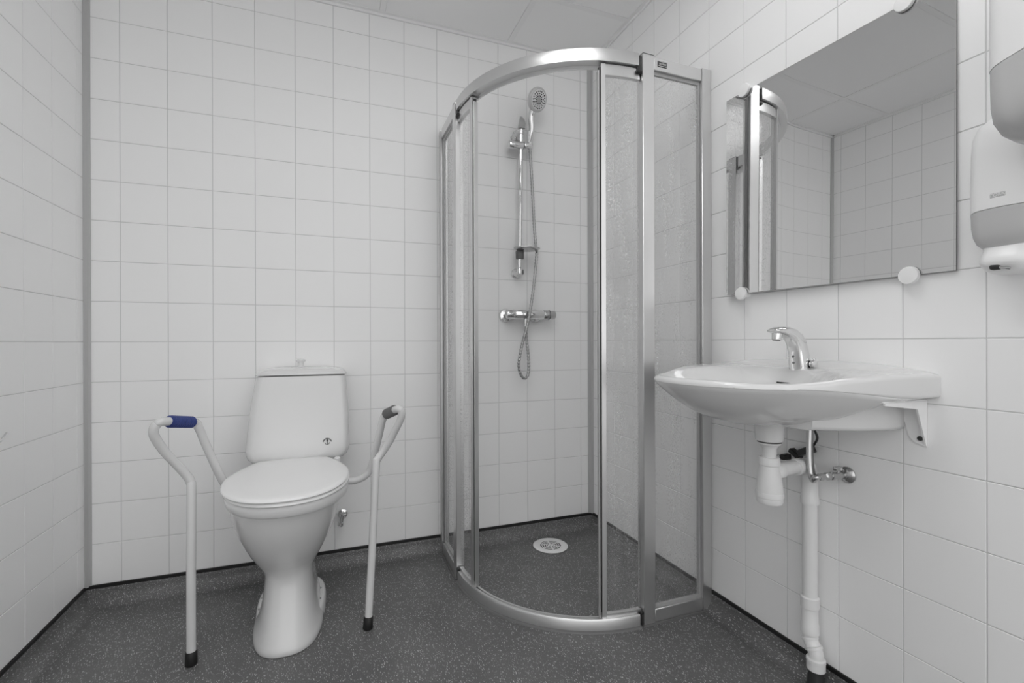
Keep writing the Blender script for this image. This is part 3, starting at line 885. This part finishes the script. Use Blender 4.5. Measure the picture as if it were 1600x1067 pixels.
# boxed rear underside
b = B()
sec = lambda i, z: [Vector((x, y, z)) for x, y in ((-0.001, -1.413 + i), (-0.05, -1.415 + i), (-0.13, -1.395 + i), (-0.22, -1.345 + i), (-0.24, -1.19), (-0.22, -1.035 - i), (-0.13, -0.985 - i), (-0.05, -0.965 - i), (-0.001, -0.967 - i))]
loft(b, [sec(0.012, 0.752), sec(0.004, 0.755), sec(0.0, 0.763), sec(0.0, 0.842)])
build('rear_shell', b, M['ceramic'], wb, angle=50)
b = B(); lathe(b, [(0.031, 0.0), (0.0335, 0.002), (0.036, 0.035), (0.040, 0.06)], (-0.184, -1.2, 0.6975), n=36); build('waste_boss', b, M['ceramic'], wb)
b = B(); tube(b, [(-0.1420, WY - 0.006, 0.8525), (-0.1410, WY - 0.030, 0.852), (-0.1420, WY - 0.054, 0.8525)], 0.0022, 8); build('overflow_slot', b, M['black'], wb)

# wall brackets carrying the basin
def bracket(y, sgn, label):
    t = thing('wall_bracket', label, 'bracket', (0, y, 0.83), 'basin brackets')
    b = B()
    box(b, (-0.155, y - 0.014, 0.8265), (-0.001, y + 0.014, 0.8305), 0.001, 1)
    build('shelf_arm', b, M['white'], t)
    b = B()
    poly = [(-0.0045, 0.723), (-0.001, 0.721), (-0.001, 0.8265), (-0.148, 0.8265), (-0.150, 0.822), (-0.036, 0.809)]
    ys = y - sgn * 0.012
    prism(b, poly, 1, ys - 0.002, ys + 0.002); build('gusset', b, M['white'], t, smooth=False)
    b = B()
    y0, y1 = sorted((ys, y + sgn * 0.030))
    ya = ys; yb2 = y + sgn * 0.030
    poly = [(ya, 0.722), (ya + sgn * 0.022, 0.727), (ya + sgn * 0.032, 0.738), (yb2, 0.775), (yb2, 0.8265), (ya, 0.8265)]
    prism(b, poly, 0, -0.0045, -0.001); build('wall_plate', b, M['white'], t, smooth=False)
    b = B(); lathe(b, [(0.0055, 0), (0.0055, 0.002), (0.003, 0.004)], (-0.0045, ys + sgn * 0.010, 0.738), (-1, 0, 0), 14); build('wall_screw', b, M['dark'], t)
    for x in (-0.045, -0.135):
        b = B(); lathe(b, [(0.006, 0), (0.006, 0.004)], (x, y + sgn * 0.003, 0.8222), n=12); build('basin_screw', b, M['chrome2'], t)
bracket(-1.443, 1, 'white folded steel bracket under the nearer end of the washbasin')
bracket(-0.933, -1, 'white folded steel bracket under the far end of the washbasin by the shower')

# sensor tap
fa = thing('sensor_tap', 'chrome sensor tap standing on the back ledge of the washbasin', 'tap', (-0.085, -1.213, 0.886))
b = B()
path = [((-0.085, 0.885), 0.026, 0.0245), ((-0.086, 0.893), 0.0255, 0.024), ((-0.089, 0.915), 0.0245, 0.0235), ((-0.093, 0.94), 0.0235, 0.022), ((-0.099, 0.958), 0.0235, 0.0215), ((-0.108, 0.972), 0.022, 0.021),
        ((-0.122, 0.983), 0.018, 0.0205), ((-0.140, 0.990), 0.0145, 0.020), ((-0.160, 0.993), 0.0115, 0.0195), ((-0.178, 0.9935), 0.0085, 0.0185), ((-0.187, 0.993), 0.005, 0.0165), ((-0.190, 0.9925), 0.0015, 0.010)]
rings = []
TYc = -1.213
for i, ((x, z), rx, ry) in enumerate(path):
    (xa, za), _, _ = path[max(i - 1, 0)]; (xc_, zc_), _, _ = path[min(i + 1, len(path) - 1)]
    t = Vector((xc_ - xa, 0, zc_ - za)).normalized(); nn = Vector((-t.z, 0, t.x))
    if i == 0: nn = Vector((-1, 0, 0))
    rr = []
    for k in range(32):
        c, s = sup(2.4, 2 * pi * k / 32)
        rr.append(Vector((x, TYc, z)) + nn * rx * c + Vector((0, 1, 0)) * ry * s)
    rings.append(rr)
loft(b, rings); build('body', b, M['chrome'], fa, angle=70)
b = B(); lathe(b, [(0.0, -0.0235), (0.011, -0.0235), (0.0115, -0.022), (0.0125, -0.008), (0.0125, 0.002)], (-0.170, TYc, 0.991), (0.16, 0, 1), 22); aer = build('aerator', b, M['chrome'], fa)
b = B(); lathe(b, [(0.0095, -0.0245), (0.0095, -0.0233)], (-0.170, TYc, 0.991), (0.16, 0, 1), 18); build('aerator_screen', b, M['grey'], aer)
for z in (0.9235, 0.9065):
    b = B(); lathe(b, [(0.0032, -0.002), (0.0032, 0.001), (0.002, 0.0014)], (-0.1145 + (0.9235 - z) * 0.10, TYc - 0.002, z), (-1, 0, 0.1), 12); build('sensor_eye', b, M['grey'], fa)
b = B(); lathe(b, [(0.0095, 0.0), (0.0095, 0.004)], (-0.076, TYc - 0.022, 0.9035), (0, -1, 0), 18); build('lever_gap', b, M['black'], fa)
b = B(); lathe(b, [(0.0105, 0.0), (0.011, 0.002), (0.0105, 0.010), (0.006, 0.012)], (-0.076, TYc - 0.026, 0.9035), (0, -1, 0), 18); box(b, (-0.0795, TYc - 0.036, 0.912), (-0.0725, TYc - 0.027, 0.9185), 0.001, 1)
build('temperature_lever', b, M['chrome'], fa)
b = B(); lathe(b, [(0.027, 0.0), (0.027, 0.0015)], (-0.085, TYc, 0.8835), n=28); build('base_seal', b, M['grey'], fa)

# bottle trap under the basin
TRX, TRY = -0.184, -1.2
bt = thing('bottle_trap', 'white plastic bottle trap hanging under the washbasin waste', 'trap', (TRX, TRY, 0.53))
b = B(); lathe(b, [(0.0295, 0.0), (0.0295, 0.0030)], (TRX, TRY, 0.6945), n=28); build('gasket', b, M['black'], bt)
b = B(); lathe(b, [(0.0285, 0.0), (0.0285, -0.004), (0.022, -0.009), (0.0170, -0.017), (0.0165, -0.065)], (TRX, TRY, 0.6945), n=28); build('tailpiece', b, M['pipe'], bt)
b = B(); lathe(b, [(0.0235, 0.0), (0.0255, 0.0015), (0.0250, 0.020), (0.0235, 0.022)], (TRX, TRY, 0.6325), n=28); build('collar_nut', b, M['pipe'], bt)
b = B(); lathe(b, [(0.0225, 0.6325), (0.0245, 0.622), (0.0275, 0.605), (0.0305, 0.590), (0.032, 0.575), (0.0325, 0.562)], (TRX, TRY, 0.0), n=32); build('bottle', b, M['pipe'], bt)
b = B(); lathe(b, [(0.034, 0.562), (0.0345, 0.560), (0.034, 0.549), (0.0325, 0.5475), (0.0325, 0.537), (0.030, 0.532), (0.020, 0.5305)], (TRX, TRY, 0.0), n=32); build('cleaning_cap', b, M['pipe'], bt)
ay = (0.985, -0.02, 0.02)
b = B(); lathe(b, [(0.021, 0.012), (0.0225, 0.018), (0.0225, 0.040), (0.021, 0.043)], (TRX, TRY, 0.6130), (1, -0.02, 0.06), 26); build('outlet_nut', b, M['pipe'], bt)

# waste pipe
PX, PY = -0.036, -1.203
wp = thing('waste_pipe', 'white plastic waste pipe running from the trap down to the floor', 'pipe', (PX, PY, 0))
b = B(); tube(b, fillet([(TRX + 0.02, TRY, 0.616), (PX, PY, 0.622), (PX, PY, 0.560)], 0.024, 8), 0.0185, 22); build('elbow', b, M['pipe'], wp)
b = B(); lathe(b, [(0.021, 0), (0.0225, 0.002), (0.0225, 0.018), (0.021, 0.02)], (PX - 0.055, PY, 0.6185), (1, 0, 0.03), 26); build('elbow_collar', b, M['pipe'], wp)
b = B(); lathe(b, [(0.0185, 0.512), (0.0225, 0.513), (0.0225, 0.530), (0.0205, 0.533), (0.0205, 0.590), (0.0220, 0.592), (0.0220, 0.602), (0.019, 0.604)], (PX, PY, 0), n=28); build('sleeve', b, M['pipe'], wp)
b = B(); lathe(b, [(0.0182, 0.24), (0.0182, 0.53)], (PX, PY, 0), n=28); build('straight_pipe', b, M['pipe'], wp)
b = B(); lathe(b, [(0.0195, 0.150), (0.0222, 0.152), (0.0222, 0.176), (0.0205, 0.179), (0.0205, 0.222), (0.0228, 0.224), (0.0228, 0.252), (0.0205, 0.254), (0.018, 0.255)], (PX, PY, 0), n=28); build('coupling', b, M['pipe'], wp)
e0 = Vector((PX, PY, 0.155)); e1 = Vector((PX, PY, 0.133)); e2 = Vector((PX - 0.004, PY - 0.020, 0.111)); e3 = Vector((PX - 0.004, PY - 0.020, 0.074))
b = B(); tube(b, fillet([e0, e1, e2, e3], 0.018, 6), 0.0188, 24); build('offset_bend', b, M['pipe'], wp)
b = B()
lathe(b, [(0.0188, -0.003), (0.0212, -0.002), (0.0212, 0.003), (0.0188, 0.004)], e1 + Vector((0, 0.0, 0.004)), (0, 0.35, 0.9), 26)
lathe(b, [(0.0188, -0.004), (0.0222, -0.003), (0.0222, 0.004), (0.0188, 0.005)], e2 + Vector((0, 0.006, 0.007)), (0, 0.45, 0.9), 26)
build('bend_ribs', b, M['pipe'], wp)
b = B(); lathe(b, [(0.020, 0.062), (0.0225, 0.064), (0.0225, 0.085), (0.0235, 0.086), (0.0232, 0.093), (0.020, 0.095)], (e3.x, e3.y, 0), n=28); build('floor_socket', b, M['pipe'], wp)
b = B(); lathe(b, [(0.031, 0.0), (0.025, 0.014), (0.021, 0.026), (0.0185, 0.066)], (e3.x, e3.y, 0.0), n=24); build('floor_sleeve', b, M['dark'], wp)

# angle valve and supply hose
av = thing('angle_valve', 'chrome angle valve on the wall beside the white waste pipe', 'valve', (0, -1.28, 0.607))
ad = Vector((-1, 0.20, -0.02)).normalized(); a0 = Vector((-0.0005, -1.281, 0.609))
b = B(); lathe(b, [(0.0215, 0.0), (0.0215, 0.003), (0.017, 0.007), (0.010, 0.010)], a0, (-1, 0, 0), 24); build('wall_rose', b, M['chrome2'], av)
b = B(); lathe(b, [(0.0105, 0.008), (0.0105, 0.012), (0.0085, 0.013), (0.0092, 0.015), (0.0092, 0.042), (0.0105, 0.043), (0.0105, 0.05), (0.008, 0.051)], a0, ad, 22); build('body', b, M['chrome2'], av)
b = B(); lathe(b, [(0.0092, 0.051), (0.0102, 0.053), (0.0102, 0.066), (0.0085, 0.068), (0.0085, 0.074), (0.0095, 0.076), (0.0095, 0.086), (0.006, 0.088)], a0, ad, 6); build('compression_nut', b, M['chrome2'], av)
b = B(); pc = a0 + ad * 0.028; lathe(b, [(0.004, 0.0), (0.004, 0.014)], pc, (0, 0, 1), 12); box(b, (pc.x - 0.013, pc.y - 0.006, pc.z + 0.014), (pc.x + 0.010, pc.y + 0.006, pc.z + 0.024), 0.002, 2); build('valve_handle', b, M['chrome2'], av)
sp = thing('supply_hose', 'grey flexible supply hose curving from under the basin to the angle valve', 'hose', (-0.066, -1.22, 0.7))
ve = a0 + ad * 0.086
b = B(); tube(b, spline([(-0.060, -1.222, 0.775), (-0.0615, -1.222, 0.72), (-0.066, -1.224, 0.675), (-0.0715, -1.229, 0.632), (-0.076, -1.236, 0.604) , (-0.084, -1.248, 0.594), tuple(ve + ad * 0.010 + Vector((0, 0, -0.001))), tuple(ve - ad * 0.004)], 12), 0.0075, 14); build('hose_tube', b, M['chrome2'], sp, angle=180)
b = B(); tube(b, spline([(-0.052, -1.222, 0.775), (-0.0535, -1.222, 0.72), (-0.058, -1.226, 0.675), (-0.064, -1.232, 0.63), (-0.070, -1.241, 0.606)], 10), 0.0035, 8); build('second_line', b, M['grey'], sp, angle=180)

# sensor cable, transformer lead and pipe clip
sc_ = thing('sensor_cable', 'thin black cable looping down from the tap behind the supply hose', 'cable', (-0.03, -1.21, 0.7))
b = B(); tube(b, spline([(-0.035, -1.205, 0.77), (-0.030, -1.212, 0.722), (-0.028, -1.2195, 0.698), (-0.030, -1.212, 0.678), (-0.030, -1.203, 0.664), (-0.028, -1.196, 0.652)], 8), 0.003, 8); build('cable_lead', b, M['black'], sc_, angle=180)
b = B()
box(b, (-0.016, -0.019, -0.009), (0.016, 0.019, 0.009), 0.002, 1, Matrix.Translation((-0.020, -1.182, 0.652)) @ Matrix.Rotation(radians(-28), 4, 'X'))
build('connector', b, M['dark'], sc_)
b = B(); box(b, (-0.010, -0.018, -0.007), (0.010, 0.018, 0.007), 0.002, 1, Matrix.Translation((-0.018, -1.148, 0.637)) @ Matrix.Rotation(radians(32), 4, 'X')); build('plug', b, M['black'], sc_)
pcl = thing('pipe_clip', 'small dark clip with a bright screw head beside the trap outlet', 'clip', (-0.03, -1.11, 0.62))
b = B(); box(b, (-0.032, -1.122, 0.612), (-0.0005, -1.106, 0.628), 0.002, 1); build('clip_body', b, M['dark'], pcl)
b = B(); box(b, (-0.040, -1.113, 0.612), (-0.031, -1.101, 0.627), 0.002, 2); build('clip_screw', b, M['chrome2'], pcl)

# ------------------------------------------------------------------ mirror
YL, YR = -0.9055, -1.513
def mslope(y): return -0.034 + (0.034 + MS1) * smooth_((y + 1.16) / 0.12)
MS1 = -0.022
NM = 40
mys = [YR + (YL - YR) * k / NM for k in range(NM + 1)]
mxs = [-0.007]
for a_, c_ in zip(mys, mys[1:]): mxs.append(mxs[-1] + mslope((a_ + c_) / 2) * (c_ - a_))
MB_ = 0.006
mr_ = thing('mirror', 'frameless rectangular wall mirror held by four white round clips', 'mirror', (-0.024, -1.21, 1.45))
def mp(y, z, off=0.0):
    """point on the slightly bowed mirror at given y, z"""
    f = (y - YR) / (YL - YR) * NM; k = max(0, min(NM - 1, int(f)))
    x = mxs[k] + (mxs[k + 1] - mxs[k]) * (f - k) + MB_ * (z - 1.45)
    return Vector((x - off, y, z))
def medge(y, top):
    t = (y - YR) / (YL - YR)
    return 1.7640 + 0.0175 * t if top else 1.1190 + 0.0035 * t
for nm, o0, o1, mt_ in (('backing', -0.005, -0.0006, 'grey'), ('mirror_glass', -0.0006, 0.0, 'mirror')):
    b = B(); loft(b, [[mp(y, medge(y, 0), o0), mp(y, medge(y, 1), o0), mp(y, medge(y, 1), o1), mp(y, medge(y, 0), o1)] for y in mys])
    build(nm, b, M[mt_], mr_, smooth=True, angle=30)
mn = Vector((-1, -0.03, 0.0)).normalized()
for y, z in ((-0.970, 1.1215), (-1.4300, 1.1185), (-0.9800, 1.7800), (-1.4200, 1.7660)):
    p = mp(y, z, 0.0)
    b = B(); lathe(b, [(0.015, -0.004), (0.015, 0.0005), (0.0205, 0.0015), (0.0215, 0.006), (0.0195, 0.0105), (0.012, 0.012)], p, mn, 28)
    q = Vector((-0.0005, y, z)); lathe(b, [(0.012, 0.0), (0.012, max(0.004, -p.x - 0.004))], q, (-1, 0, 0), 16)
    build('mirror_clip', b, M['white'], mr_)

# ------------------------------------------------------------------ dispensers
def text(name, s, size, loc, rot, material, parent, ext=0.0006):
    cu = bpy.data.curves.new(name, 'FONT'); cu.body = s; cu.size = size; cu.extrude = ext
    cu.align_x = 'CENTER'; cu.align_y = 'CENTER'
    tmp = bpy.data.objects.new(name + '_src', cu); COL.objects.link(tmp)
    dg = bpy.context.evaluated_depsgraph_get(); dg.update()
    me = bpy.data.meshes.new_from_object(tmp.evaluated_get(dg))
    bpy.data.objects.remove(tmp); bpy.data.curves.remove(cu)
    me.materials.clear(); me.materials.append(material)
    o = bpy.data.objects.new(name, me); COL.objects.link(o)
    o.parent = parent; o.location = Vector(loc) - org(parent); o.rotation_euler = rot
    return o

def dring(yc, hw, dep, z, r, N=8, back=-0.0005, bow=0.0):
    """plan outline of a dispenser on the right wall; rounded front corners, bowed front"""
    pts = [Vector((back, yc + hw, z))]
    for cy_, a0 in ((yc + hw - r, pi / 2), (yc - hw + r, pi)):
        for k in range(N + 1):
            a = a0 + k / N * pi / 2
            px, py = -dep + r + r * cos(a), cy_ + r * sin(a)
            pts.append(Vector((px - bow * max(0, 1 - ((py - yc) / hw) ** 2), py, z)))
    pts.append(Vector((back, yc - hw, z)))
    # re-order so the bowed front is finely sampled
    a, c = pts[N + 1], pts[N + 2]
    mid = []
    for k in range(1, 8):
        t = k / 8; py = a.y + (c.y - a.y) * t
        mid.append(Vector((-dep - bow * max(0, 1 - ((py - yc) / hw) ** 2), py, z)))
    return pts[:N + 2] + mid + pts[N + 2:]

sd = thing('soap_dispenser', 'white wall soap dispenser with smoky lower window and spout, right of the mirror', 'dispenser', (0, -1.62, 1.1))
SY, SHW, SD_ = -1.6205, 0.0535, 0.092
b = B()
rr = []
zcut = 1.203
for z, ins, dd in ((zcut, 0.0, 0.0), (1.26, 0.0, 0.0), (1.33, 0.0, -0.003), (1.365, 0.001, -0.006), (1.385, 0.006, -0.012), (1.397, 0.016, -0.022), (1.402, 0.03, -0.036)):
    rr.append(dring(SY, SHW - ins, SD_ + dd, z, 0.024, bow=0.012))
# the joint between cover and window rises towards the middle of the bowed front
for p in rr[0]: p.z = zcut + 0.016 * smooth((-p.x - 0.03) / 0.08)
loft(b, rr); cov = build('cover', b, M['white'], sd, angle=50)
b = B(); rr = []
for z, ins, dd in ((zcut - 0.001, 0.0004, -0.0005), (1.188, 0.001, -0.001), (1.170, 0.003, -0.003), (1.156, 0.007, -0.007), (1.146, 0.014, -0.014), (1.140, 0.022, -0.024)):
    rr.append(dring(SY, SHW - ins, SD_ + dd, z, 0.024, bow=0.012))
for p in rr[0]: p.z = zcut - 0.001 + 0.016 * smooth((-p.x - 0.03) / 0.08)
loft(b, rr[::-1]); build('window', b, M['smoke'], sd, angle=50)
b = B(); rr = []
for z, hw, dep in ((1.150, 0.036, 0.080), (1.140, 0.036, 0.083), (1.128, 0.037, 0.089), (1.120, 0.038, 0.093), (1.111, 0.036, 0.091), (1.101, 0.031, 0.083), (1.096, 0.024, 0.073)):
    rr.append(dring(SY, hw, dep, z, 0.018, back=-0.02, bow=0.008))
loft(b, rr); sp_ = build('push_bar', b, M['white'], sd, angle=50)
b = B(); box(b, (-0.0985, SY + 0.006 - 0.008, 1.1005), (-0.080, SY + 0.006 + 0.010, 1.1125), 0.005, 3); build('spout_opening', b, M['dark'], sp_)
b = B(); tube(b, [(-0.093, SY + 0.004, 1.1065), (-0.097, SY - 0.004, 1.103), (-0.095, SY - 0.014, 1.1005)], 0.0028, 8); build('spout', b, M['chrome2'], sp_)
px_ = -SD_ - 0.0115
b = B(); box(b, (px_ - 0.0005, SY - 0.0112, 1.2365), (px_ + 0.004, SY + 0.0112, 1.2465), 0.001, 1)
bd = build('name_badge', b, M['bdg'], cov)
text('badge_lettering', 'TORK', 0.0085, (px_ - 0.0007, SY, 1.2416), (pi / 2, 0, -pi / 2), M['white'], bd)

pd = thing('towel_dispenser', 'large white paper towel dispenser with smoky rounded lower half, cut by frame edge', 'dispenser', (0, -1.8, 1.3))
QY, QHW, QD = -1.781, 0.107, 0.275
b = B(); rr = []
zc2 = 1.410
for z, ins, dd in ((zc2, 0.0, 0.0), (1.50, 0.0, 0.0), (1.58, 0.0, -0.002), (1.62, 0.001, -0.006), (1.65, 0.006, -0.015), (1.67, 0.02, -0.035), (1.675, 0.04, -0.06)):
    rr.append(dring(QY, QHW - ins, QD + dd, z, 0.028, bow=0.015))
for p in rr[0]: p.z = zc2 + 0.012 * smooth((QY + QHW - p.y) / 0.10) * smooth((-p.x - 0.10) / 0.10)
loft(b, rr); build('cover', b, M['white'], pd, angle=50)
b = B(); rr = []
for z, ins, dd in ((zc2 - 0.001, 0.0005, -0.0005), (1.38, 0.0005, -0.001), (1.350, 0.001, -0.001), (1.325, 0.003, -0.004), (1.305, 0.010, -0.012), (1.293, 0.020, -0.024), (1.287, 0.034, -0.04), (1.286, 0.05, -0.055)):
    rr.append(dring(QY, QHW - ins, QD + dd, z, 0.028, bow=0.015))
for p in rr[0]: p.z = zc2 - 0.001 + 0.012 * smooth((QY + QHW - p.y) / 0.10) * smooth((-p.x - 0.10) / 0.10)
loft(b, rr[::-1]); win = build('window', b, M['smoke'], pd, angle=50)
b = B(); lathe(b, [(0.030, 0.0), (0.030, 0.004), (0.018, 0.006), (0.016, 0.0)], (-0.16, QY, 1.2825), n=28); build('paper_outlet', b, M['white'], pd)

# ------------------------------------------------------------------ hook on the left wall
hk_ = thing('wall_hook', 'small chrome wall hook at the left edge on the tiles', 'hook', (LX, -0.56, 0.71))
b = B(); lathe(b, [(0.014, 0.0), (0.014, 0.004), (0.011, 0.006)], (LX + 0.0005, -0.560, 0.715), (1, 0, 0), 20); build('back_plate', b, M['chrome'], hk_)
b = B(); tube(b, spline([(LX + 0.004, -0.560, 0.715), (LX + 0.018, -0.552, 0.706), (LX + 0.030, -0.530, 0.7065), (LX + 0.031, -0.512, 0.714), (LX + 0.030, -0.498, 0.7235)], 8), 0.0038, 12); build('prong', b, M['chrome'], hk_)
